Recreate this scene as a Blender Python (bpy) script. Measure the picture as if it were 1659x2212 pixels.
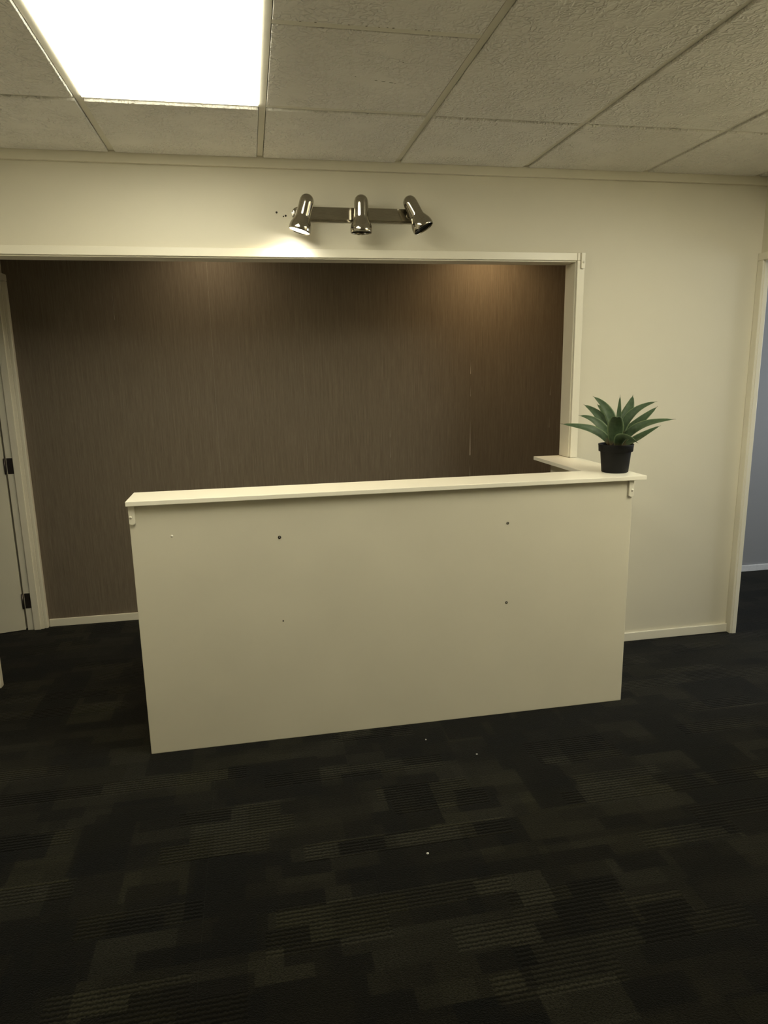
import bpy, bmesh, math, random
from mathutils import Vector, Matrix

for _o in list(bpy.data.objects):
    bpy.data.objects.remove(_o, do_unlink=True)
SC = bpy.context.scene
COL = SC.collection
random.seed(7)

# ------------------------------------------------------------------ camera
CAM_F = 1480.275                      # focal length in pixels of the 1659 px wide frame
cam_d = bpy.data.cameras.new('camera')
cam_d.sensor_fit = 'HORIZONTAL'
cam_d.sensor_width = 36.0
cam_d.lens = CAM_F / 1659.0 * 36.0
cam_d.clip_start = 0.02
cam = bpy.data.objects.new('camera', cam_d)
COL.objects.link(cam)
CR = Vector((0.98172513, -0.1894789, -0.01770638))
CU = Vector((0.05597329, 0.1985705, 0.97848697))
CF = Vector((0.18188667, 0.96159633, -0.2055474))
cam.matrix_world = Matrix(((CR.x, CU.x, -CF.x, 0.0), (CR.y, CU.y, -CF.y, -3.2303),
                           (CR.z, CU.z, -CF.z, 1.4887), (0, 0, 0, 1)))
SC.camera = cam

# ------------------------------------------------------------------ world, exposure
SC.view_settings.view_transform = 'Standard'
SC.view_settings.look = 'None'
SC.view_settings.exposure = 0.0
SC.view_settings.gamma = 1.0
SC.view_settings.use_curve_mapping = False
wd = bpy.data.worlds.new('overcast_sky')
SC.world = wd
wd.use_nodes = True
wd.node_tree.nodes['Background'].inputs[0].default_value = (0.78, 0.86, 0.97, 1)
wd.node_tree.nodes['Background'].inputs[1].default_value = 1.2

# light levels (W for lamps, emission strength for the diffusers)
TROFFER = 12.3
TROFFER_COL = (1.0, 0.95, 0.73)
TROFFER_2 = 17.0
DAYLIGHT = 40.0
SPOT_W = 13.0
DOWN_W = (16.0, 32.0)

def area_light(name, loc, rot, sx, sy, watts, col):
    l = bpy.data.lights.new(name, 'AREA')
    l.shape = 'RECTANGLE'; l.size = sx; l.size_y = sy; l.energy = watts; l.color = col
    o = bpy.data.objects.new(name, l); COL.objects.link(o)
    o.location = loc; o.rotation_euler = rot
    return o
# daylight through the window of the room next door
area_light('window_daylight', (5.36, -0.5, 1.45), (0, math.radians(90), 0), 1.3, 1.8, DAYLIGHT, (0.88, 0.94, 1.0))

# ------------------------------------------------------------------ materials
def new_mat(name):
    m = bpy.data.materials.new(name); m.use_nodes = True
    nt = m.node_tree
    return m, nt, nt.nodes['Principled BSDF']
def N(nt, typ, **kw):
    n = nt.nodes.new(typ)
    for k, v in kw.items():
        if hasattr(n, k): setattr(n, k, v)
    return n
def wpos(nt):
    g = N(nt, 'ShaderNodeNewGeometry'); return g.outputs['Position']
def scaled(nt, vec, s):
    m = N(nt, 'ShaderNodeVectorMath', operation='MULTIPLY'); nt.links.new(vec, m.inputs[0]); m.inputs[1].default_value = s
    return m.outputs[0]
def math_n(nt, op, a, b=None, c=None, clamp=False):
    m = N(nt, 'ShaderNodeMath', operation=op); m.use_clamp = clamp
    for i, v in enumerate((a, b, c)):
        if v is None: continue
        if isinstance(v, (int, float)): m.inputs[i].default_value = v
        else: nt.links.new(v, m.inputs[i])
    return m.outputs[0]
def ramp(nt, fac, stops):
    r = N(nt, 'ShaderNodeValToRGB'); nt.links.new(fac, r.inputs[0])
    el = r.color_ramp.elements
    while len(el) < len(stops): el.new(0.5)
    for e, (p, c) in zip(el, stops): e.position = p; e.color = (*c, 1)
    return r.outputs[0]
def bump(nt, bs, h, strength, dist):
    b = N(nt, 'ShaderNodeBump'); b.inputs['Strength'].default_value = strength; b.inputs['Distance'].default_value = dist
    nt.links.new(h, b.inputs['Height']); nt.links.new(b.outputs[0], bs.inputs['Normal'])
def noise(nt, vec, scale, detail=3, rough=0.5):
    n = N(nt, 'ShaderNodeTexNoise'); n.inputs['Scale'].default_value = scale
    n.inputs['Detail'].default_value = detail; n.inputs['Roughness'].default_value = rough
    if vec is not None: nt.links.new(vec, n.inputs['Vector'])
    return n

def paint(name, col, rough=0.55, var=0.04, bs_=0.06, bscale=120, spec=0.35):
    m, nt, bs = new_mat(name)
    p = wpos(nt)
    n = noise(nt, p, 3.0, 4)
    lo = tuple(c * (1 - var) for c in col); hi = tuple(min(1, c * (1 + var)) for c in col)
    nt.links.new(ramp(nt, n.outputs[0], [(0.3, lo), (0.7, hi)]), bs.inputs['Base Color'])
    bs.inputs['Roughness'].default_value = rough
    bs.inputs['Specular IOR Level'].default_value = spec
    n2 = noise(nt, p, bscale, 3)
    bump(nt, bs, n2.outputs[0], bs_, 0.002)
    return m
def plain(name, col, rough=0.5, metal=0.0, spec=0.5):
    m, nt, bs = new_mat(name)
    n = noise(nt, wpos(nt), 60, 2)
    nt.links.new(ramp(nt, n.outputs[0], [(0.3, tuple(c * 0.95 for c in col)), (0.7, tuple(min(1, c * 1.04) for c in col))]), bs.inputs['Base Color'])
    bs.inputs['Roughness'].default_value = rough; bs.inputs['Metallic'].default_value = metal
    bs.inputs['Specular IOR Level'].default_value = spec
    return m
def emit(name, col, s):
    m = bpy.data.materials.new(name); m.use_nodes = True
    nt = m.node_tree; nt.nodes.remove(nt.nodes['Principled BSDF'])
    e = N(nt, 'ShaderNodeEmission'); e.inputs[0].default_value = (*col, 1); e.inputs[1].default_value = s
    nt.links.new(e.outputs[0], nt.nodes['Material Output'].inputs[0])
    return m

M = {}
M['wall'] = paint('cream_wall_paint', (0.70, 0.66, 0.54), 0.5, 0.015, 0.05, 160)
M['counter'] = paint('cream_counter_paint', (0.70, 0.66, 0.54), 0.42, 0.03, 0.06, 90)
M['gloss'] = paint('cream_enamel_trim', (0.80, 0.76, 0.64), 0.3, 0.02, 0.05, 60, 0.5)
M['laminate'] = paint('cream_countertop_laminate', (0.92, 0.88, 0.76), 0.3, 0.02, 0.03, 40, 0.5)
M['grey_wall'] = paint('pale_grey_wall_paint', (0.31, 0.313, 0.318), 0.55, 0.015)
M['white_plaster'] = paint('bare_white_plaster', (0.75, 0.72, 0.66), 0.7)
M['tee'] = paint('cream_grid_metal', (0.74, 0.71, 0.61), 0.45, 0.02, 0.02)
M['door'] = paint('cream_door_enamel', (0.66, 0.63, 0.52), 0.4, 0.02, 0.05, 40)
M['hinge'] = plain('dark_bronze_hinge', (0.10, 0.085, 0.08), 0.4, 0.8)
M['dark'] = plain('black_plastic_recess', (0.012, 0.012, 0.012), 0.6)
M['underlay'] = plain('black_underlay', (0.003, 0.003, 0.003), 0.9, 0, 0.0)
M['hole'] = plain('dark_screw_hole', (0.03, 0.025, 0.018), 0.8)
M['pot'] = plain('black_pot_plastic', (0.009, 0.009, 0.0095), 0.6, 0, 0.2)
M['soil'] = plain('dark_potting_mix', (0.03, 0.022, 0.016), 0.95)
M['paper'] = plain('white_paper_scrap', (0.7, 0.7, 0.68), 0.8)
M['window'] = plain('white_window_frame', (0.8, 0.8, 0.8), 0.4)
M['bulb'] = emit('lit_bulb_face', (1.0, 0.94, 0.82), 30)
M['unlit'] = plain('unlit_bulb_face', (0.05, 0.05, 0.055), 0.25)
M['down'] = emit('lit_downlight_lens', (1.0, 0.80, 0.5), 6)

m, nt, bs = new_mat('brushed_nickel'); M['nickel'] = m
tc = N(nt, 'ShaderNodeTexCoord')
n = noise(nt, scaled(nt, tc.outputs['Object'], (30, 30, 900)), 1.0, 2)
nt.links.new(ramp(nt, n.outputs[0], [(0.3, (0.36, 0.33, 0.28)), (0.7, (0.46, 0.43, 0.36))]), bs.inputs['Base Color'])
bs.inputs['Metallic'].default_value = 1.0
bs.inputs['Roughness'].default_value = 0.13

# wallpaper: fine vertical streaks, woven look
m, nt, bs = new_mat('brown_streaked_wallpaper'); M['wallpaper'] = m
p = wpos(nt)
n1 = noise(nt, scaled(nt, p, (330, 1, 7)), 1.0, 3, 0.6)
n2 = noise(nt, scaled(nt, p, (95, 1, 2.5)), 1.0, 3, 0.6)
n3 = noise(nt, scaled(nt, p, (600, 1, 30)), 1.0, 1)
mix = math_n(nt, 'ADD', math_n(nt, 'MULTIPLY', n1.outputs[0], 0.55), math_n(nt, 'ADD', math_n(nt, 'MULTIPLY', n2.outputs[0], 0.28), math_n(nt, 'MULTIPLY', n3.outputs[0], 0.17)))
nt.links.new(ramp(nt, mix, [(0.32, (0.125, 0.098, 0.070)), (0.5, (0.168, 0.138, 0.105)), (0.68, (0.225, 0.188, 0.146))]), bs.inputs['Base Color'])
bs.inputs['Roughness'].default_value = 0.6
bs.inputs['Specular IOR Level'].default_value = 0.25
bump(nt, bs, mix, 0.25, 0.0015)

# ceiling tile: embossed worm pattern
m, nt, bs = new_mat('embossed_vinyl_ceiling_tile'); M['tile'] = m
p = wpos(nt)
wv = noise(nt, p, 22, 2)
off = N(nt, 'ShaderNodeVectorMath', operation='SCALE'); nt.links.new(wv.outputs['Color'], off.inputs[0]); off.inputs['Scale'].default_value = 0.035
pv = N(nt, 'ShaderNodeVectorMath', operation='ADD'); nt.links.new(p, pv.inputs[0]); nt.links.new(off.outputs[0], pv.inputs[1])
a = noise(nt, pv.outputs[0], 50, 1, 0.4)
ridge = math_n(nt, 'ABSOLUTE', math_n(nt, 'SUBTRACT', a.outputs[0], 0.5))
ridge = math_n(nt, 'SUBTRACT', 1.0, math_n(nt, 'MULTIPLY', ridge, 7.0), clamp=True)
mask = noise(nt, p, 9, 2)
mk = math_n(nt, 'MULTIPLY', math_n(nt, 'SUBTRACT', mask.outputs[0], 0.28), 4.0, clamp=True)
h = math_n(nt, 'ADD', math_n(nt, 'MULTIPLY', ridge, mk), math_n(nt, 'MULTIPLY', noise(nt, p, 200, 2).outputs[0], 0.12))
st = noise(nt, p, 1.6, 3)
nt.links.new(ramp(nt, st.outputs[0], [(0.3, (0.80, 0.775, 0.715)), (0.7, (0.86, 0.835, 0.775))]), bs.inputs['Base Color'])
bs.inputs['Roughness'].default_value = 0.6
bump(nt, bs, h, 1.0, 0.0045)

# carpet: woven patchwork of dark and olive blocks, some with corduroy ribs
def carpet_mat():
    m, nt, bs = new_mat('patchwork_loop_carpet')
    p = wpos(nt)
    sep = N(nt, 'ShaderNodeSeparateXYZ'); nt.links.new(p, sep.inputs[0])
    X, Y = sep.outputs[0], sep.outputs[1]
    jn = noise(nt, p, 260, 1)
    jit = math_n(nt, 'MULTIPLY', math_n(nt, 'SUBTRACT', jn.outputs[0], 0.5), 0.012)
    Xj = math_n(nt, 'ADD', X, jit); Yj = math_n(nt, 'ADD', Y, math_n(nt, 'MULTIPLY', jit, 0.6))
    def wn(a, b):
        c = N(nt, 'ShaderNodeCombineXYZ')
        for i, v in enumerate((a, b)):
            if isinstance(v, (int, float)): c.inputs[i].default_value = v
            else: nt.links.new(v, c.inputs[i])
        w = N(nt, 'ShaderNodeTexWhiteNoise', noise_dimensions='2D'); nt.links.new(c.outputs[0], w.inputs['Vector'])
        return w
    def cells(h, wdt, seed):
        row = math_n(nt, 'FLOOR', math_n(nt, 'ADD', math_n(nt, 'DIVIDE', Yj, h), seed * 0.37))
        r = wn(row, seed)
        sx = math_n(nt, 'ADD', math_n(nt, 'DIVIDE', Xj, wdt), math_n(nt, 'MULTIPLY', r.outputs['Value'], 7.3))
        cx = math_n(nt, 'FLOOR', sx)
        return wn(math_n(nt, 'ADD', cx, seed * 31.7), math_n(nt, 'ADD', row, seed * 13.1))
    A = cells(0.125, 0.21, 1.0); B = cells(0.0625, 0.15, 2.0); Cc = cells(0.25, 0.17, 3.0); D = cells(0.083, 0.34, 4.0)
    # base tone of each block
    tone = math_n(nt, 'ADD', math_n(nt, 'MULTIPLY', A.outputs['Value'], 0.45), math_n(nt, 'ADD', math_n(nt, 'MULTIPLY', B.outputs['Value'], 0.25), math_n(nt, 'MULTIPLY', D.outputs['Value'], 0.30)))
    dark = math_n(nt, 'GREATER_THAN', Cc.outputs['Value'], 0.84)
    dark2 = math_n(nt, 'GREATER_THAN', B.outputs['Value'], 0.80)
    dk = math_n(nt, 'MAXIMUM', dark, dark2)
    tone = math_n(nt, 'MULTIPLY', tone, math_n(nt, 'SUBTRACT', 1.0, math_n(nt, 'MULTIPLY', dk, 0.6)))
    # ribs
    rib_on = math_n(nt, 'GREATER_THAN', D.outputs['Value'], 0.72)
    wob = math_n(nt, 'MULTIPLY', noise(nt, scaled(nt, p, (1.0, 0.4, 1.0)), 130, 1).outputs[0], 5.0)
    rib = math_n(nt, 'SINE', math_n(nt, 'ADD', math_n(nt, 'MULTIPLY', Y, 2 * math.pi / 0.0140), wob))
    dots = math_n(nt, 'SINE', math_n(nt, 'MULTIPLY', X, 2 * math.pi / 0.013))
    ribh = math_n(nt, 'MULTIPLY', math_n(nt, 'ADD', math_n(nt, 'MULTIPLY', rib, 0.5), 0.5), math_n(nt, 'ADD', 0.85, math_n(nt, 'MULTIPLY', dots, 0.15)))
    loop = noise(nt, scaled(nt, p, (1.0, 1.35, 1.0)), 170, 2, 0.8)
    lp = math_n(nt, 'MULTIPLY', math_n(nt, 'SUBTRACT', loop.outputs[0], 0.27), 2.3, clamp=True)
    tex = N(nt, 'ShaderNodeMix'); nt.links.new(rib_on, tex.inputs[0]); nt.links.new(lp, tex.inputs[2])
    nt.links.new(math_n(nt, 'ADD', math_n(nt, 'MULTIPLY', ribh, 0.75), math_n(nt, 'MULTIPLY', lp, 0.4)), tex.inputs[3])
    texo = tex.outputs[0]
    colr = ramp(nt, tone, [(0.10, (0.003, 0.0034, 0.0034)), (0.28, (0.0065, 0.006, 0.0045)), (0.48, (0.0145, 0.0135, 0.0095)), (0.78, (0.026, 0.025, 0.018))])
    hue = ramp(nt, A.outputs['Color'], [(0.0, (0.95, 0.97, 1.0)), (0.55, (1.0, 0.98, 0.92)), (1.0, (1.05, 1.04, 0.80))])
    mu = N(nt, 'ShaderNodeMix', data_type='RGBA', blend_type='MULTIPLY'); mu.inputs[0].default_value = 1.0
    nt.links.new(colr, mu.inputs[6]); nt.links.new(hue, mu.inputs[7])
    mu2 = N(nt, 'ShaderNodeVectorMath', operation='SCALE'); nt.links.new(mu.outputs[2], mu2.inputs[0]); nt.links.new(texo, mu2.inputs['Scale'])
    nt.links.new(mu2.outputs[0], bs.inputs['Base Color'])
    bs.inputs['Roughness'].default_value = 0.95
    bs.inputs['Specular IOR Level'].default_value = 0.05
    bs.inputs['Sheen Weight'].default_value = 0.06
    bs.inputs['Sheen Roughness'].default_value = 0.5
    bump(nt, bs, texo, 0.6, 0.003)
    return m
M['carpet'] = carpet_mat()

# agave leaf: grey green, paler margins, brown at the root
m, nt, bs = new_mat('agave_leaf_skin'); M['leaf'] = m
tc = N(nt, 'ShaderNodeUVMap'); 
sep = N(nt, 'ShaderNodeSeparateXYZ'); nt.links.new(tc.outputs[0], sep.inputs[0])
edge = math_n(nt, 'ABSOLUTE', math_n(nt, 'SUBTRACT', sep.outputs[0], 0.5))
n = noise(nt, wpos(nt), 60, 3)
g = ramp(nt, n.outputs[0], [(0.3, (0.040, 0.072, 0.034)), (0.7, (0.066, 0.106, 0.053))])
eg = ramp(nt, edge, [(0.40, (0, 0, 0)), (0.49, (1, 1, 1))])
mx = N(nt, 'ShaderNodeMix', data_type='RGBA'); nt.links.new(eg, mx.inputs[0]); nt.links.new(g, mx.inputs[6]); mx.inputs[7].default_value = (0.16, 0.22, 0.11, 1)
root = ramp(nt, sep.outputs[1], [(0.02, (1, 1, 1)), (0.16, (0, 0, 0))])
mx2 = N(nt, 'ShaderNodeMix', data_type='RGBA'); nt.links.new(root, mx2.inputs[0]); nt.links.new(mx.outputs[2], mx2.inputs[6]); mx2.inputs[7].default_value = (0.17, 0.095, 0.055, 1)
tip = ramp(nt, sep.outputs[1], [(0.95, (0, 0, 0)), (1.0, (1, 1, 1))])
mx3 = N(nt, 'ShaderNodeMix', data_type='RGBA'); nt.links.new(tip, mx3.inputs[0]); nt.links.new(mx2.outputs[2], mx3.inputs[6]); mx3.inputs[7].default_value = (0.14, 0.08, 0.05, 1)
nt.links.new(mx3.outputs[2], bs.inputs['Base Color'])
bs.inputs['Roughness'].default_value = 0.5
bs.inputs['Specular IOR Level'].default_value = 0.3

m = bpy.data.materials.new('troffer_diffuser'); M['troffer'] = emit('lit_troffer_diffuser', TROFFER_COL, TROFFER)
M['troffer2'] = emit('lit_troffer_diffuser_two', TROFFER_COL, TROFFER_2)
m, nt, bs = new_mat('window_glass'); M['glass'] = m
bs.inputs['Transmission Weight'].default_value = 1.0; bs.inputs['Roughness'].default_value = 0.0; bs.inputs['IOR'].default_value = 1.05

# ------------------------------------------------------------------ mesh helpers
def tag(o, label=None, cat=None, group=None, kind=None):
    if label: o['label'] = label
    if cat: o['category'] = cat
    if group: o['group'] = group
    if kind: o['kind'] = kind
    return o
def link(name, me, mat, parent=None, smooth=False):
    o = bpy.data.objects.new(name, me); COL.objects.link(o)
    if mat is not None and len(me.materials) == 0: me.materials.append(M[mat])
    if smooth:
        for f in me.polygons: f.use_smooth = True
    if parent is not None: o.parent = parent
    return o
def empty(name, loc=(0, 0, 0)):
    o = bpy.data.objects.new(name, None); COL.objects.link(o); o.location = loc
    o.empty_display_size = 0.05
    return o
def box_bm(bm, x0, x1, y0, y1, z0, z1):
    v = [bm.verts.new(c) for c in ((x0, y0, z0), (x1, y0, z0), (x1, y1, z0), (x0, y1, z0), (x0, y0, z1), (x1, y0, z1), (x1, y1, z1), (x0, y1, z1))]
    for f in ((0, 3, 2, 1), (4, 5, 6, 7), (0, 1, 5, 4), (1, 2, 6, 5), (2, 3, 7, 6), (3, 0, 4, 7)):
        bm.faces.new([v[i] for i in f])
def fin(bm, bev=0.0, seg=2):
    if bev > 0:
        bmesh.ops.bevel(bm, geom=list(bm.edges), offset=bev, segments=seg, affect='EDGES', profile=0.6)
    bmesh.ops.recalc_face_normals(bm, faces=bm.faces)
    me = bpy.data.meshes.new('mesh'); bm.to_mesh(me); bm.free()
    return me
def box(name, b, mat, parent=None, bev=0.0, seg=2, origin=None):
    bm = bmesh.new(); box_bm(bm, *b)
    if origin: bmesh.ops.translate(bm, verts=bm.verts, vec=(-origin[0], -origin[1], -origin[2]))
    o = link(name, fin(bm, bev, seg), mat, parent)
    if origin: o.location = origin
    return o
def boxes(name, bl, mat, parent=None):
    bm = bmesh.new()
    for b in bl: box_bm(bm, *b)
    return link(name, fin(bm), mat, parent)
def prism(name, pts, y0, y1, mat, parent=None, axis='y', bev=0.0):
    """polygon pts in the (x,z) plane pushed from y0 to y1 (axis y), or in (y,z) pushed along x."""
    bm = bmesh.new()
    mk = (lambda a, c, t: (a, t, c)) if axis == 'y' else ((lambda a, c, t: (t, a, c)) if axis == 'x' else (lambda a, c, t: (a, c, t)))
    A = [bm.verts.new(mk(a, c, y0)) for a, c in pts]; B = [bm.verts.new(mk(a, c, y1)) for a, c in pts]
    bm.faces.new(A); bm.faces.new(B[::-1])
    k = len(pts)
    for i in range(k): bm.faces.new((A[i], B[i], B[(i + 1) % k], A[(i + 1) % k]))
    return link(name, fin(bm, bev), mat, parent)
def lathe(name, prof, mat, parent=None, n=40, smooth=True, frame=None):
    """prof: (r,z) along local z; frame: Matrix placing it in world (baked)."""
    bm = bmesh.new(); rings = []
    for r, z in prof:
        if r < 1e-6: rings.append([bm.verts.new((0, 0, z))])
        else: rings.append([bm.verts.new((r * math.cos(2 * math.pi * i / n), r * math.sin(2 * math.pi * i / n), z)) for i in range(n)])
    for a, b in zip(rings, rings[1:]):
        for i in range(n):
            j = (i + 1) % n
            if len(a) == 1 and len(b) == 1: continue
            if len(a) == 1: bm.faces.new((a[0], b[i], b[j]))
            elif len(b) == 1: bm.faces.new((a[i], b[0], a[j]))
            else: bm.faces.new((a[i], b[i], b[j], a[j]))
    me = fin(bm)
    o = link(name, me, mat, parent, smooth)
    if frame is not None: o.matrix_local = frame
    return o
def axis_frame(loc, d):
    """matrix whose local +z points along d"""
    z = Vector(d).normalized(); up = Vector((0, 1, 0)) if abs(z.y) < 0.9 else Vector((0, 0, 1))
    x = up.cross(z).normalized(); y = z.cross(x)
    return Matrix(((x.x, y.x, z.x, loc[0]), (x.y, y.y, z.y, loc[1]), (x.z, y.z, z.z, loc[2]), (0, 0, 0, 1)))

# ------------------------------------------------------------------ dimensions (metres)
H = 2.383                 # ceiling grid
XL, XR = -1.287, 2.577    # side walls of the room
YB = 0.992                # papered wall behind the counter
YREAR = -4.8
TW = 0.094                # thickness of the partition
ZO = 1.985                # opening in the partition
XJ = 1.580                # right side of the opening
STRUCT = 'structure'

# ------------------------------------------------------------------ floor
floor = boxes('floor', [(-2.7, 5.3, YREAR - 0.1, YB + 0.1, -0.06, -0.008)], 'underlay')
tag(floor, kind=STRUCT)
def carpet_tiles():
    bm = bmesh.new(); box_bm(bm, 0.0002, 0.4998, 0.0002, 0.4998, -0.008, 0.0)
    me = fin(bm)
    me.materials.append(M['carpet'])
    x0, y0 = -1.71, -1.06 - 0.5 * 8
    for i in range(-2, 14):
        for j in range(0, 13):
            x, y = x0 + 0.5 * i, y0 + 0.5 * j
            if x > 5.2 or y > YB: continue
            o = bpy.data.objects.new('carpet_tile', me); COL.objects.link(o)
            o.parent = floor; o.location = (x, y, 0)
carpet_tiles()

# ------------------------------------------------------------------ walls
wf = boxes('wall_front', [(XL, XR, 0, TW, ZO, 2.45), (XJ, XR, 0, TW, 0, ZO)], 'wall'); tag(wf, kind=STRUCT)
for (x, z, r) in ((0.157, 2.163, 0.0045), (0.196, 2.150, 0.0045), (0.186, 2.147, 0.003)):
    lathe('nail_hole', [(0, 0.0006), (r, 0.0006), (r, 0)], 'hole', wf, 10, frame=axis_frame((x, 0, z), (0, -1, 0)))
wb = boxes('wall_back', [(XL, XR, YB + 0.0012, YB + 0.1, 0, 2.45)], 'white_plaster'); tag(wb, kind=STRUCT)
# wallpaper drops, 0.53 m wide; the joins have opened in places
SEAMS = [XL, -0.728, -0.2025, 0.322, 0.8465, 1.371, 1.9095, XR]
GAPS = {-0.728: [(1.78, 2.0, 0.0016)], 0.8465: [(1.06, 1.13, 0.0012), (0.93, 1.04, 0.0012)],
        1.371: [(1.44, 1.53, 0.003), (1.30, 1.38, 0.0014), (0.925, 1.16, 0.0055), (0.79, 0.87, 0.003)],
        1.9095: [(1.295, 1.365, 0.0026), (1.085, 1.18, 0.0022), (1.56, 1.60, 0.001)]}
def drop(xa, xb):
    ga = GAPS.get(xa, []); gb = GAPS.get(xb, [])
    pts = [(xa + 0.00015, 0), (xb - 0.00015, 0)]
    for z0, z1, w in sorted(gb): pts += [(xb - 0.00015, z0), (xb - w * 0.6, z0 + 0.006), (xb - 0.00015 - w * 0.18, z0 + (z1 - z0) * 0.6), (xb - 0.00015, z1)]
    pts += [(xb - 0.00015, 2.44), (xa + 0.00015, 2.44)]
    for z0, z1, w in sorted(ga, reverse=True): pts += [(xa + 0.00015, z1), (xa + 0.00015 + w * 0.12, z0 + (z1 - z0) * 0.6), (xa + w * 0.4, z0 + 0.006), (xa + 0.00015, z0)]
    return prism('wallpaper_drop', pts, YB, YB + 0.0012, 'wallpaper', wb)
for a_, b_ in zip(SEAMS, SEAMS[1:]): drop(a_, b_)
# left wall with a doorway, y 0.19 to 0.953
DL0, DL1, DZ = 0.19, 0.953, 1.982
wl = boxes('wall_left', [(XL - 0.088, XL, YREAR, DL0 - 0.017, 0, 2.45), (XL - 0.088, XL, DL1 + 0.017, YB + 0.1, 0, 2.45),
                         (XL - 0.088, XL, DL0 - 0.017, DL1 + 0.017, DZ + 0.017, 2.45)], 'wall'); tag(wl, kind=STRUCT)
DR0, DR1 = -0.83, -0.045
wr = boxes('wall_right', [(XR, XR + 0.018, YREAR, DR0 - 0.017, 0, 2.45), (XR, XR + 0.018, DR1 + 0.017, YB + 0.1, 0, 2.45),
                          (XR, XR + 0.018, DR0 - 0.017, DR1 + 0.017, DZ + 0.017, 2.45)], 'wall'); tag(wr, kind=STRUCT)
tag(boxes('wall_rear', [(-2.7, 5.3, YREAR - 0.1, YREAR, 0, 2.45)], 'wall'), kind=STRUCT)
# room next door (grey, daylit) and the small room on the left
tag(boxes('wall_next_room', [(XR + 0.018, 5.3, 0.975, YB + 0.1, 0, 2.45)], 'grey_wall'), kind=STRUCT)
tag(boxes('wall_far_right', [(5.2, 5.3, -4.8, -1.4, 0, 2.45), (5.2, 5.3, 0.4, YB + 0.1, 0, 2.45), (5.2, 5.3, -1.4, 0.4, 0, 0.8), (5.2, 5.3, -1.4, 0.4, 2.1, 2.45)], 'grey_wall'), kind=STRUCT)
tag(boxes('wall_store_back', [(-2.7, XL - 0.088, YB, YB + 0.1, 0, 2.45)], 'wall'), kind=STRUCT)
tag(boxes('wall_far_left', [(-2.7, -2.6, YREAR, YB, 0, 2.45)], 'wall'), kind=STRUCT)
# window of the room next door
wn_ = empty('window_1', (5.25, -0.5, 0.8)); tag(wn_, kind=STRUCT)
def wbox(nm, b, mt):
    o = box(nm, b, mt, wn_, 0.002); o.matrix_parent_inverse = Matrix.Translation((-5.25, 0.5, -0.8)); return o
for nm, b in (('window_frame', (5.22, 5.28, -1.4, 0.4, 0.8, 0.85)), ('window_frame', (5.22, 5.28, -1.4, 0.4, 2.05, 2.1)),
              ('window_frame', (5.22, 5.28, -1.4, -1.35, 0.85, 2.05)), ('window_frame', (5.22, 5.28, 0.35, 0.4, 0.85, 2.05)), ('window_mullion', (5.22, 5.28, -0.52, -0.48, 0.85, 2.05))):
    wbox(nm, b, 'window')

# skirtings
def skirting(name, b): return tag(box(name, b, 'gloss', None, 0.003), kind=STRUCT)
skirting('baseboard_front', (1.68, XR, -0.013, 0, 0, 0.048))
skirting('baseboard_back', (-1.262, XR, YB - 0.013, YB, 0, 0.046))
o = box('baseboard_next_room', (XR + 0.03, 5.2, 0.962, 0.975, 0, 0.045), 'window', None, 0.003); tag(o, kind=STRUCT)
skirting('baseboard_right', (XR - 0.013, XR, YREAR, DR0 - 0.06, 0, 0.048))
skirting('baseboard_left', (XL, XL + 0.013, YREAR, 0.14, 0, 0.048))

# trim under the ceiling
tag(box('trim_1', (XL, XR, -0.02, 0, 2.338, H + 0.004), 'wall', None, 0.002), kind=STRUCT)
tag(box('trim_2', (XR - 0.02, XR, YREAR, -0.02, 2.338, H + 0.004), 'wall', None, 0.002), kind=STRUCT)
tag(box('trim_3', (XL, XL + 0.02, YREAR, -0.02, 2.338, H + 0.004), 'wall', None, 0.002), kind=STRUCT)

# opening lining and casing
op = empty('trim_4', (0.15, 0, 1.97)); tag(op, kind=STRUCT)
def opart(nm, b, bev=0.0025, mat='gloss'):
    o = box(nm, b, mat, op, bev); o.matrix_parent_inverse = Matrix.Translation((-0.15, 0, -1.97)); return o
opart('head_casing', (XL, 1.5705, -0.018, 0, 1.975, 2.011))
opart('head_casing', (1.5712, 1.609, -0.018, 0, 1.975, 2.011))
opart('head_lining', (XL, XJ, -0.006, TW + 0.004, 1.969, ZO), 0.002)
opart('side_casing', (1.5712, 1.609, -0.018, 0, 1.0285, 1.9746))
opart('side_lining', (1.565, XJ, -0.006, TW + 0.004, 1.0285, 1.969), 0.002)

# painted metal bracket, rounded lower end, with a screw bump
def bracket(parent, xa, xb, y, ztop, zbot, inv, bump_dx=0.0):
    r = (xb - xa) / 2; cx = (xa + xb) / 2; pts = []
    for i in range(11):
        a = math.pi + math.pi * i / 10
        pts.append((cx + r * math.cos(a), zbot + r * 0.55 + 0.55 * r * math.sin(a)))
    pts += [(xb, ztop), (xa, ztop)]
    o = prism('bracket', pts, y - 0.009, y, 'gloss', parent, 'y', 0.0018)
    o.matrix_parent_inverse = inv
    s = lathe('screw_head', [(0, 0.004), (0.003, 0.0035), (0.0055, 0.001), (0.006, -0.002)], 'gloss', o, 16)
    s.matrix_local = axis_frame((cx + bump_dx, y - 0.009, zbot + (ztop - zbot) * 0.4), (0, -1, 0))
    return o
bracket(op, 1.588, 1.608, -0.018, 2.011, 1.937, Matrix.Translation((-0.15, 0, -1.97)))

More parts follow.
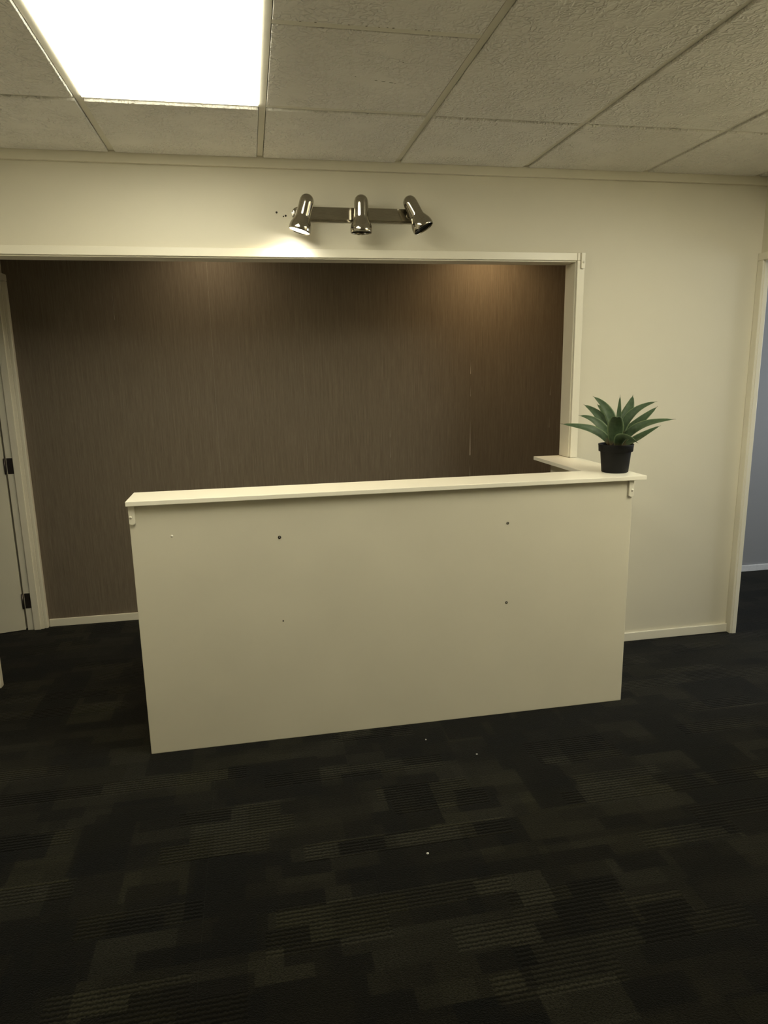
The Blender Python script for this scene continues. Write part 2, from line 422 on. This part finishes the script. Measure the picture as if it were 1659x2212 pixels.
# ------------------------------------------------------------------ ceiling
ceil = boxes('ceiling', [(-2.7, 5.3, YREAR - 0.1, YB + 0.1, 2.45, 2.5)], 'wall'); tag(ceil, kind=STRUCT)
tag(boxes('ceiling_recess', [(XL, XR, TW, YB, 2.383, 2.45)], 'wall'), kind=STRUCT)
tag(boxes('ceiling_next_room', [(XR + 0.018, 5.2, YREAR, 0.975, 2.383, 2.45)], 'wall'), kind=STRUCT)
GX = [-1.1036 + 0.6 * k for k in range(7)]      # main tees
COLS = [(XL, GX[0])] + list(zip(GX, GX[1:])) + [(GX[-1], XR)]
R1 = -0.5907
LIGHTS = {2: (R1, R1 - 1.2), 6: (R1 - 0.6, R1 - 1.8)}
TEE = 0.012
for gx in GX:
    box('main_tee', (gx - TEE, gx + TEE, YREAR, -0.02, H, H + 0.03), 'tee', ceil, 0.0008, 1)
_tiles = {}
def tile_mesh(w, l):
    k = (round(w, 3), round(l, 3))
    if k not in _tiles:
        bm = bmesh.new(); box_bm(bm, -w / 2, w / 2, -l / 2, l / 2, 0, 0.02)
        _tiles[k] = fin(bm, 0.0012, 1); _tiles[k].materials.append(M['tile'])
    return _tiles[k]
for ci, (xa, xb) in enumerate(COLS):
    if ci == 3: rows = [-0.02, R1] + [R1 - 0.6 * k for k in range(1, 8)]
    elif ci == 6: rows = [-0.02, R1, R1 - 0.6, R1 - 1.8, R1 - 3.0, R1 - 4.2]
    else: rows = [-0.02, R1] + [R1 - 1.2 * k for k in range(1, 5)]
    rows = [r for r in rows if r > YREAR + 0.05] + [YREAR]
    for k, (ya, yb_) in enumerate(zip(rows, rows[1:])):
        if k > 0: box('cross_tee', (max(xa, XL) + (TEE if ci > 0 else 0), xb - (TEE if ci < 7 else 0), ya - TEE, ya + TEE, H + 0.0002, H + 0.03), 'tee', ceil, 0.0008, 1)
        if ci in LIGHTS and abs(ya - LIGHTS[ci][0]) < 0.01: continue
        g = TEE + 0.0022
        x0 = xa + (g if ci > 0 else 0.003); x1 = xb - (g if ci < 7 else 0.003)
        y1 = ya - (g if k > 0 else 0.002); y0 = yb_ + (g if yb_ > YREAR + 0.01 else 0.003)
        o = bpy.data.objects.new('ceiling_tile', tile_mesh(x1 - x0, y1 - y0)); COL.objects.link(o)
        o.parent = ceil; o.location = ((x0 + x1) / 2, (y0 + y1) / 2, H - (0.0015 if ci == 3 and k > 0 else 0.0075))

def troffer(ci, mat, label):
    xa, xb = COLS[ci]; y1, y0 = LIGHTS[ci]
    c = ((xa + xb) / 2, (y0 + y1) / 2, H + 0.002)
    t = empty('ceiling_light', c); tag(t, label, 'ceiling light', 'troffer lights in the ceiling grid')
    inv = Matrix.Translation((-c[0], -c[1], -c[2]))
    x0, x1 = xa + TEE, xb - TEE; y0 += TEE; y1 -= TEE
    d = box('diffuser', (x0 + 0.003, x1 - 0.003, y0 + 0.003, y1 - 0.003, H - 0.005, H + 0.006), mat, t); d.matrix_parent_inverse = inv
    b = boxes('housing', [(x0, x1, y0, y1, H + 0.05, H + 0.055), (x0, x0 + 0.004, y0, y1, H + 0.0065, H + 0.05), (x1 - 0.004, x1, y0, y1, H + 0.0065, H + 0.05),
                          (x0 + 0.004, x1 - 0.004, y0, y0 + 0.004, H + 0.0065, H + 0.05), (x0 + 0.004, x1 - 0.004, y1 - 0.004, y1, H + 0.0065, H + 0.05)], 'tee', t)
    b.matrix_parent_inverse = inv
troffer(2, 'troffer', 'glaring white fluorescent panel set in the ceiling grid above the counter')
troffer(6, 'troffer2', 'second fluorescent ceiling panel nearer the doorway in the right wall')

# downlights over the papered wall, above the opening
for (x, w, lab, colr) in ((-0.19, DOWN_W[0], 'recessed downlight washing the papered wall nearer the open door', (1, 0.80, 0.52)),
                          (1.45, DOWN_W[1], 'recessed downlight washing the papered wall nearer the potted plant', (1, 0.70, 0.36))):
    t = empty('downlight', (x, 0.70, 2.383)); tag(t, lab, 'downlight', 'downlights behind the partition')
    lathe('trim_ring', [(0.032, 0), (0.034, -0.003), (0.045, -0.003), (0.047, 0)], 'gloss', t, 28)
    lathe('lens', [(0, -0.0015), (0.031, -0.0015), (0.031, -0.0005), (0, -0.0005)], 'down', t, 24)
    l = bpy.data.lights.new('downlight_beam', 'SPOT'); l.energy = w; l.color = colr; l.spot_size = math.radians(150); l.spot_blend = 1.0; l.shadow_soft_size = 0.025
    lo = bpy.data.objects.new('downlight_beam', l); COL.objects.link(lo); lo.parent = t; lo.location = (0, 0, -0.006)

# ------------------------------------------------------------------ door on the left
d1 = empty('door_1', (XL - 0.04, DL1, 0)); tag(d1, kind=STRUCT)
I1 = Matrix.Translation((-(XL - 0.04), -DL1, 0))
def dpart(nm, b, mat='gloss', bev=0.002, par=None):
    o = box(nm, b, mat, d1, bev); o.matrix_parent_inverse = I1; return o
XA = XL + 0.022
for y0, y1 in ((DL1 + 0.003, YB - 0.0005), (DL0 - 0.042, DL0 - 0.003)):
    o = dpart('architrave', (XL, XA, y0, y1, 0, DZ + 0.003), 'gloss', 0.006)
o = dpart('architrave', (XL, XA, DL0 - 0.042, YB - 0.0005, DZ + 0.0032, DZ + 0.040), 'gloss', 0.006)
dpart('jamb_lining', (XL - 0.090, XL + 0.001, DL1, DL1 + 0.017, 0, DZ + 0.017))
dpart('jamb_lining', (XL - 0.090, XL + 0.001, DL0 - 0.017, DL0, 0, DZ + 0.017))
dpart('jamb_lining', (XL - 0.090, XL + 0.001, DL0, DL1, DZ, DZ + 0.017))
dpart('door_stop', (XL - 0.052, XL - 0.016, DL1 - 0.009, DL1, 0, DZ), 'gloss', 0.0015)
dpart('door_stop', (XL - 0.052, XL - 0.016, DL0, DL0 + 0.009, 0, DZ), 'gloss', 0.0015)
dpart('door_stop', (XL - 0.052, XL - 0.016, DL0 + 0.009, DL1 - 0.009, DZ - 0.009, DZ), 'gloss', 0.0015)
HX, HY = XL - 0.098, 0.947
ang = math.radians(12.4)
leaf = box('door_leaf', (-0.752, 0, 0, 0.036, 0.006, 1.976), 'door', d1, 0.002)
leaf.matrix_parent_inverse = I1
leaf.location = (HX, HY, 0); leaf.rotation_euler = (0, 0, ang)
hd = lathe('door_handle', [(0, 0.05), (0.018, 0.05), (0.024, 0.04), (0.024, 0.03), (0.010, 0.02), (0.010, 0.004), (0.026, 0.004), (0.026, 0)], 'nickel', leaf, 24)
hd.matrix_local = axis_frame((-0.69, 0, 1.0), (0, -1, 0))
for z0, z1 in ((0.137, 0.228), (0.938, 1.028), (1.745, 1.835)):
    h = dpart('hinge', (XL - 0.086, XL - 0.0555, DL1 - 0.0025, DL1 + 0.001, z0, z1), 'hinge', 0.0006)
    k = lathe('hinge_knuckle', [(0, 0), (0.0055, 0), (0.0055, z1 - z0), (0, z1 - z0)], 'hinge', d1, 14)
    k.matrix_parent_inverse = I1; k.matrix_basis = Matrix.Translation((HX + 0.003, HY - 0.004, z0))

# ------------------------------------------------------------------ doorway on the right
d2 = empty('door_2', (XR + 0.04, DR1, 0)); tag(d2, kind=STRUCT)
I2 = Matrix.Translation((-(XR + 0.04), -DR1, 0))
def d2p(nm, b, mat='gloss', bev=0.002):
    o = box(nm, b, mat, d2, bev); o.matrix_parent_inverse = I2; return o
for y0, y1 in ((DR1 + 0.003, -0.0005), (DR0 - 0.042, DR0 - 0.003)):
    d2p('architrave', (XR - 0.018, XR, y0, y1, 0, DZ + 0.003), 'gloss', 0.004)
d2p('architrave', (XR - 0.018, XR, DR0 - 0.042, -0.0005, DZ + 0.0032, DZ + 0.040), 'gloss', 0.004)
d2p('jamb_lining', (XR - 0.006, XR + 0.019, DR1, DR1 + 0.017, 0, DZ + 0.017))
d2p('jamb_lining', (XR - 0.006, XR + 0.019, DR0 - 0.017, DR0, 0, DZ + 0.017))
d2p('jamb_lining', (XR - 0.006, XR + 0.019, DR0, DR1, DZ, DZ + 0.017))

# ------------------------------------------------------------------ reception counter
rc = empty('reception_counter', (0.55, -0.55, 0))
tag(rc, 'cream painted L-shaped reception counter with a narrow shelf top', 'reception counter')
IR = Matrix.Translation((-0.55, 0.55, 0))
def rpart(nm, b, mat='counter', bev=0.002):
    o = box(nm, b, mat, rc, bev); o.matrix_parent_inverse = IR; return o
ZT = 1.028; TT = 0.018
PY = -0.6224
rpart('front_panel', (-0.4665, 1.567, PY, PY + 0.095, 0, ZT - TT), 'counter', 0.003)
rpart('return_panel', (1.475, 1.567, PY + 0.0955, -0.0005, 0, ZT - TT))
rpart('return_panel_end', (1.535, 1.5645, 0, TW - 0.004, 0, ZT - TT))
rpart('countertop', (-0.4706, 1.6146, -0.6452, -0.4425, ZT - TT, ZT), 'laminate', 0.0022)
o = prism('return_top', [(1.4221, -0.4423), (1.6146, -0.4423), (1.6146, -0.0185), (1.5635, -0.0185), (1.5635, 0.0936), (1.4221, 0.0936)], ZT - TT, ZT - 0.0003, 'laminate', rc, 'z', 0.0018)
o.matrix_parent_inverse = IR
bracket(rc, -0.4655, -0.4435, PY, ZT - TT - 0.0005, 0.938, IR, -0.004)
bracket(rc, 1.545, 1.5665, PY, ZT - TT - 0.0005, 0.938, IR, 0.004)
def anchor(x, z, r):
    a = lathe('wall_plug', [(r * 0.45, 0.0012), (r, 0.0012), (r, -0.002), (r * 0.45, -0.002), (r * 0.45, 0.0012)], 'hole', rc, 20)
    a.matrix_parent_inverse = IR; a.matrix_basis = axis_frame((x, PY, z), (0, -1, 0))
    s = lathe('plug_core', [(0, 0.0008), (r * 0.42, 0.0006), (r * 0.42, -0.002)], 'counter', a, 14)
anchor(0.080, 0.855, 0.0062); anchor(1.011, 0.855, 0.0055); anchor(1.012, 0.511, 0.0055)
for x, z, r, mt in ((-0.319, 0.885, 0.005, 'laminate'), (0.078, 0.513, 0.003, 'hole')):
    a = lathe('filler_blob' if mt != 'hole' else 'nail_hole', [(0, r * 0.45), (r * 0.6, r * 0.35), (r, 0)] if mt != 'hole' else [(0, 0.0006), (r, 0.0006), (r, 0)], mt, rc, 14)
    a.matrix_parent_inverse = IR; a.matrix_basis = axis_frame((x, PY, z), (0, -1, 0))

# ------------------------------------------------------------------ three-head spotlight
sp = empty('spotlight_bar', (0.5, 0, 2.157))
tag(sp, 'brushed nickel wall bar with three swivel spotlight heads, one lit', 'wall light')
IS = Matrix.Translation((-0.5, 0, -2.157))
def pill(x0, x1, z0, z1, y0, y1, mat, nm, bev):
    r = (z1 - z0) / 2; cz = (z0 + z1) / 2; pts = []
    for i in range(13):
        a = math.pi / 2 + math.pi * i / 12; pts.append((x0 + r + r * math.cos(a), cz + r * math.sin(a)))
    for i in range(13):
        a = -math.pi / 2 + math.pi * i / 12; pts.append((x1 - r + r * math.cos(a), cz + r * math.sin(a)))
    o = prism(nm, pts, y0, y1, mat, sp, 'y', bev); o.matrix_parent_inverse = IS
    return o
pill(0.222, 0.800, 2.127, 2.186, -0.012, 0, 'nickel', 'back_plate', 0.002)
pill(0.226, 0.796, 2.133, 2.183, -0.030, -0.0122, 'nickel', 'bar', 0.005)
PROF = [(0, 0.0), (0.010, 0.0012), (0.019, 0.006), (0.026, 0.014), (0.0295, 0.024), (0.0303, 0.032), (0.0305, 0.036), (0.0305, 0.040), (0.0305, 0.062), (0.0305, 0.086), (0.0305, 0.090), (0.0309, 0.094), (0.0325, 0.100), (0.037, 0.109), (0.0415, 0.118), (0.0455, 0.128), (0.0475, 0.138), (0.0478, 0.150), (0.0465, 0.156),
        (0.0448, 0.1565), (0.0440, 0.153), (0.0440, 0.140)]
HEADS = (((0.290, -0.100, 2.218), (-0.285, 0.0, -0.958), True, 0.262), ((0.517, -0.100, 2.222), (-0.02, 0.0, -1.0), False, 0.512), ((0.722, -0.085, 2.222), (0.43, -0.22, -0.87), False, 0.755))
for (top, d, lit, xa) in HEADS:
    hd = lathe('lamp_head', PROF, 'nickel', sp, 48)
    hd.matrix_parent_inverse = IS
    hd.matrix_basis = axis_frame(top, d)
    lathe('lamp_face', [(0, 0.148), (0.030, 0.1495), (0.0438, 0.150), (0.0438, 0.146), (0, 0.144)] if lit else [(0, 0.136), (0.0438, 0.142), (0.0438, 0.138), (0, 0.132)], 'bulb' if lit else 'dark', hd, 32)
    dn = Vector(d).normalized(); c = Vector(top) + dn * 0.065
    # swivel arm from the bar into the back of the head
    a = lathe('swivel_arm', [(0, 0), (0.014, 0), (0.014, c.y * -1 - 0.030 - 0.024), (0, c.y * -1 - 0.030 - 0.024)], 'nickel', sp, 24)
    a.matrix_parent_inverse = IS; a.matrix_basis = axis_frame((c.x, -0.0295, 2.158), (0, -1, 0))
    if lit:
        l = bpy.data.lights.new('spot_beam', 'SPOT'); l.energy = SPOT_W; l.color = (1.0, 0.80, 0.44); l.spot_size = math.radians(140); l.spot_blend = 0.7; l.shadow_soft_size = 0.03
        lo = bpy.data.objects.new('spot_beam', l); COL.objects.link(lo); lo.parent = hd
        lo.matrix_local = Matrix.Translation((0, 0, 0.158)) @ Matrix.Rotation(math.pi, 4, 'X')

# ------------------------------------------------------------------ agave in a black pot
PC = Vector((1.542, -0.510, ZT))
pl = empty('potted_agave', PC)
tag(pl, 'green agave succulent in a black plastic nursery pot on the counter end', 'potted plant')
pot = lathe('pot', [(0, 0), (0.052, 0), (0.056, 0.003), (0.064, 0.088), (0.0655, 0.0905), (0.0715, 0.0915), (0.0735, 0.118), (0.0745, 0.120), (0.0735, 0.1225), (0.0705, 0.1225), (0.069, 0.118), (0.0665, 0.092), (0.0635, 0.085)], 'pot', pl, 48)
soil = lathe('potting_mix', [(0, 0.104), (0.03, 0.103), (0.067, 0.099), (0.0655, 0.090), (0, 0.090)], 'soil', pl, 32)
RT = Vector((0.870, -0.493, 0)).normalized(); FW = Vector((0.493, 0.870, 0)).normalized()
Z0 = 0.108
UNIT = 0.000350
def agave_leaf(ctrl, wmax, face=None, fold=0.16, nseg=18):
    """ctrl: points (right, depth, up) in metres from the rosette centre; quadratic/cubic Bezier spine"""
    P = [RT * a + FW * b + Vector((0, 0, c + Z0)) for a, b, c in ctrl]
    def bez(t):
        q = list(P)
        while len(q) > 1: q = [q[i] * (1 - t) + q[i + 1] * t for i in range(len(q) - 1)]
        return q[0]
    bm = bmesh.new(); uvl = bm.loops.layers.uv.new('UVMap')
    rows = []; K = 7
    for s in range(nseg + 1):
        t = s / nseg
        c = bez(t); tan = (bez(min(1, t + 0.01)) - bez(max(0, t - 0.01))).normalized()
        upv = Vector(face) if face is not None else Vector((0, 0, 1))
        if face is None and abs(tan.z) > 0.93: upv = -FW
        side = tan.cross(upv).normalized(); nor = side.cross(tan).normalized()
        if t < 0.42: w = wmax * (0.52 + 0.48 * math.sin(math.pi / 2 * t / 0.42))
        else:
            u = (t - 0.42) / 0.58
            w = wmax * max(0.0, (1 - u) ** 0.85 * (1 + 0.55 * u) * (1 - 0.25 * u)) if u < 0.999 else 0
        if t > 0.88: w = min(w, wmax * 0.10 * (1 - t) / 0.12 + wmax * 0.02) if t > 0.9 else w
        w = max(w, 0.0006)
        th = 0.0065 * (1 - 0.75 * t) + 0.0006
        th = min(th, w * 0.45)
        top, bot = [], []
        for k in range(K):
            e = (k / (K - 1)) * 2 - 1
            off = nor * (fold * w * 0.5 * (e * e) * 1.4)
            prof = math.sqrt(max(0, 1 - e * e))
            top.append(bm.verts.new(c + side * (e * w / 2) + off + nor * (0.12 * th * prof)))
            bot.append(bm.verts.new(c + side * (e * w / 2) + off - nor * (th * (0.15 + 0.85 * prof))))
        rows.append((top, bot, t))
    def quad(vs, uv):
        f = bm.faces.new(vs)
        for lp, q in zip(f.loops, uv): lp[uvl].uv = q
    for (ta, ba, t0), (tb, bb, t1) in zip(rows, rows[1:]):
        for k in range(K - 1):
            u0, u1 = k / (K - 1), (k + 1) / (K - 1)
            quad((ta[k], ta[k + 1], tb[k + 1], tb[k]), ((u0, t0), (u1, t0), (u1, t1), (u0, t1)))
            quad((ba[k + 1], ba[k], bb[k], bb[k + 1]), ((u1, t0), (u0, t0), (u0, t1), (u1, t1)))
        quad((ba[0], ta[0], tb[0], bb[0]), ((0, t0), (0, t0), (0, t1), (0, t1)))
        quad((ta[-1], ba[-1], bb[-1], tb[-1]), ((1, t0), (1, t0), (1, t1), (1, t1)))
    ta, ba, _ = rows[0]; tb, bb, _ = rows[-1]
    bm.faces.new(ta[::-1] + ba); bm.faces.new(tb + bb[::-1])
    bmesh.ops.recalc_face_normals(bm, faces=bm.faces)
    me = bpy.data.meshes.new('leaf'); bm.to_mesh(me); bm.free()
    me.materials.append(M['leaf'])
    for f in me.polygons: f.use_smooth = True
    o = bpy.data.objects.new('leaf', me); COL.objects.link(o); o.parent = pl
    return o
def Z(x, y, d=0.0):        # crop coordinates of the plant -> metres from the rosette centre
    return ((x - 835) * UNIT, d, (775 - y) * UNIT)
LEAVES = [
    ([Z(780, 760, 0.00), Z(640, 520, -0.03), Z(430, 520, -0.05), Z(165, 478, -0.06)], 0.040),
    ([Z(790, 740, 0.01), Z(690, 520, 0.00), Z(560, 400, -0.01), Z(372, 388, -0.01)], 0.040),
    ([Z(800, 720, 0.015), Z(700, 440, 0.03), Z(560, 330, 0.05), Z(418, 262, 0.06)], 0.044),
    ([Z(815, 700, 0.02), Z(790, 380, 0.03), Z(680, 250, 0.05), Z(525, 158, 0.06)], 0.044),
    ([Z(815, 700, 0.03), Z(760, 420, 0.08), Z(650, 340, 0.13), Z(572, 272, 0.17)], 0.038),
    ([Z(850, 690, 0.02), Z(850, 420, 0.035), Z(852, 300, 0.04), Z(854, 140, 0.04)], 0.022),
    ([Z(860, 690, 0.02), Z(930, 380, 0.05), Z(990, 300, 0.08), Z(1005, 145, 0.09)], 0.052),
    ([Z(870, 690, 0.01), Z(900, 370, 0.00), Z(1090, 265, 0.00), Z(1282, 215, -0.01)], 0.038),
    ([Z(870, 730, 0.02), Z(980, 560, 0.03), Z(1150, 420, 0.05), Z(1302, 282, 0.07)], 0.044),
    ([Z(880, 745, 0.00), Z(1010, 500, -0.03), Z(1190, 440, -0.05), Z(1490, 415, -0.06)], 0.044),
    ([Z(890, 770, 0.01), Z(1060, 690, 0.02), Z(1190, 590, 0.03), Z(1345, 512, 0.04)], 0.036),
    ([Z(825, 790, -0.012), Z(812, 540, -0.022), Z(826, 335, -0.060), Z(830, 385, -0.140)], 0.068),
    ([Z(860, 790, -0.020), Z(850, 560, -0.055), Z(960, 600, -0.10), Z(1085, 690, -0.115)], 0.052),
]
FACE = [(0.75, -0.2), (0.75, -0.15), (0.7, -0.2), (0.75, -0.1), (0.8, 0.2), (0.5, 0.0), (0.95, 0.0), (0.75, 0.15), (0.85, 0.1), (0.7, 0.2), (0.5, 0.2), None, None]
for (c, w), fc in zip(LEAVES, FACE):
    if fc is None: agave_leaf(c, w, (Vector((0, 0, 1)) + FW).normalized(), 0.03)
    else: agave_leaf(c, w, (Vector((0, 0, 1)) * math.sqrt(1 - fc[0] ** 2) - FW * fc[0] + RT * fc[1]).normalized())
lathe('stem', [(0, 0.155), (0.016, 0.148), (0.024, 0.130), (0.027, 0.112), (0.028, 0.098), (0, 0.098)], 'soil', pl, 20)

# ------------------------------------------------------------------ scraps on the carpet
def scrap(x, y, s, lab, seed):
    rnd = random.Random(seed); bm = bmesh.new()
    pts = [(s * (0.6 + 0.5 * rnd.random()) * math.cos(a), s * (0.6 + 0.5 * rnd.random()) * math.sin(a)) for a in [i * math.pi / 3 for i in range(6)]]
    A = [bm.verts.new((px, py, 0.0004 + 0.002 * rnd.random())) for px, py in pts]; B = [bm.verts.new((px * 0.9, py * 0.9, 0.003 + 0.002 * rnd.random())) for px, py in pts]
    bm.faces.new(A[::-1]); bm.faces.new(B)
    for i in range(6): bm.faces.new((A[i], A[(i + 1) % 6], B[(i + 1) % 6], B[i]))
    o = link('paper_scrap', fin(bm), 'paper'); o.location = (x, y, 0); tag(o, lab, 'scrap', 'white scraps on the carpet')
scrap(0.464, -1.409, 0.0055, 'largest white scrap lying alone on the open dark carpet', 1)
scrap(0.792, -0.906, 0.004, 'tiny white scrap on the carpet a step in front of the counter', 2)
scrap(0.624, -0.759, 0.004, 'tiny white scrap on the carpet closest to the counter base', 3)

# ------------------------------------------------------------------ grime on the ceiling tiles
def grime(x, y, lx, ly, seed):
    rnd = random.Random(seed); pts = []
    for i in range(8):
        a = 2 * math.pi * i / 8; k = 0.6 + 0.5 * rnd.random()
        pts.append((x + lx * k * math.cos(a) / 2, y + ly * k * math.sin(a) / 2))
    o = prism('grime_spot', pts, H - 0.0021, H - 0.0014, 'grime', ceil, 'z')
M['grime'] = plain('brown_grime', (0.27, 0.25, 0.20), 0.9)
for i, (x, y, lx, ly) in enumerate(((0.447, -0.863, 0.010, 0.003), (0.472, -0.860, 0.016, 0.003), (0.498, -0.854, 0.013, 0.0025), (0.512, -0.848, 0.008, 0.0025), (0.378, -0.884, 0.007, 0.003), (0.504, -1.007, 0.005, 0.003))):
    grime(x, y, lx, ly, i)
for i, x in enumerate((0.183, 0.223, 0.312, 0.359, 0.393, 0.416, 0.432, 0.494, 0.531)):
    grime(x, -1.2075, 0.007, 0.004, 40 + i)
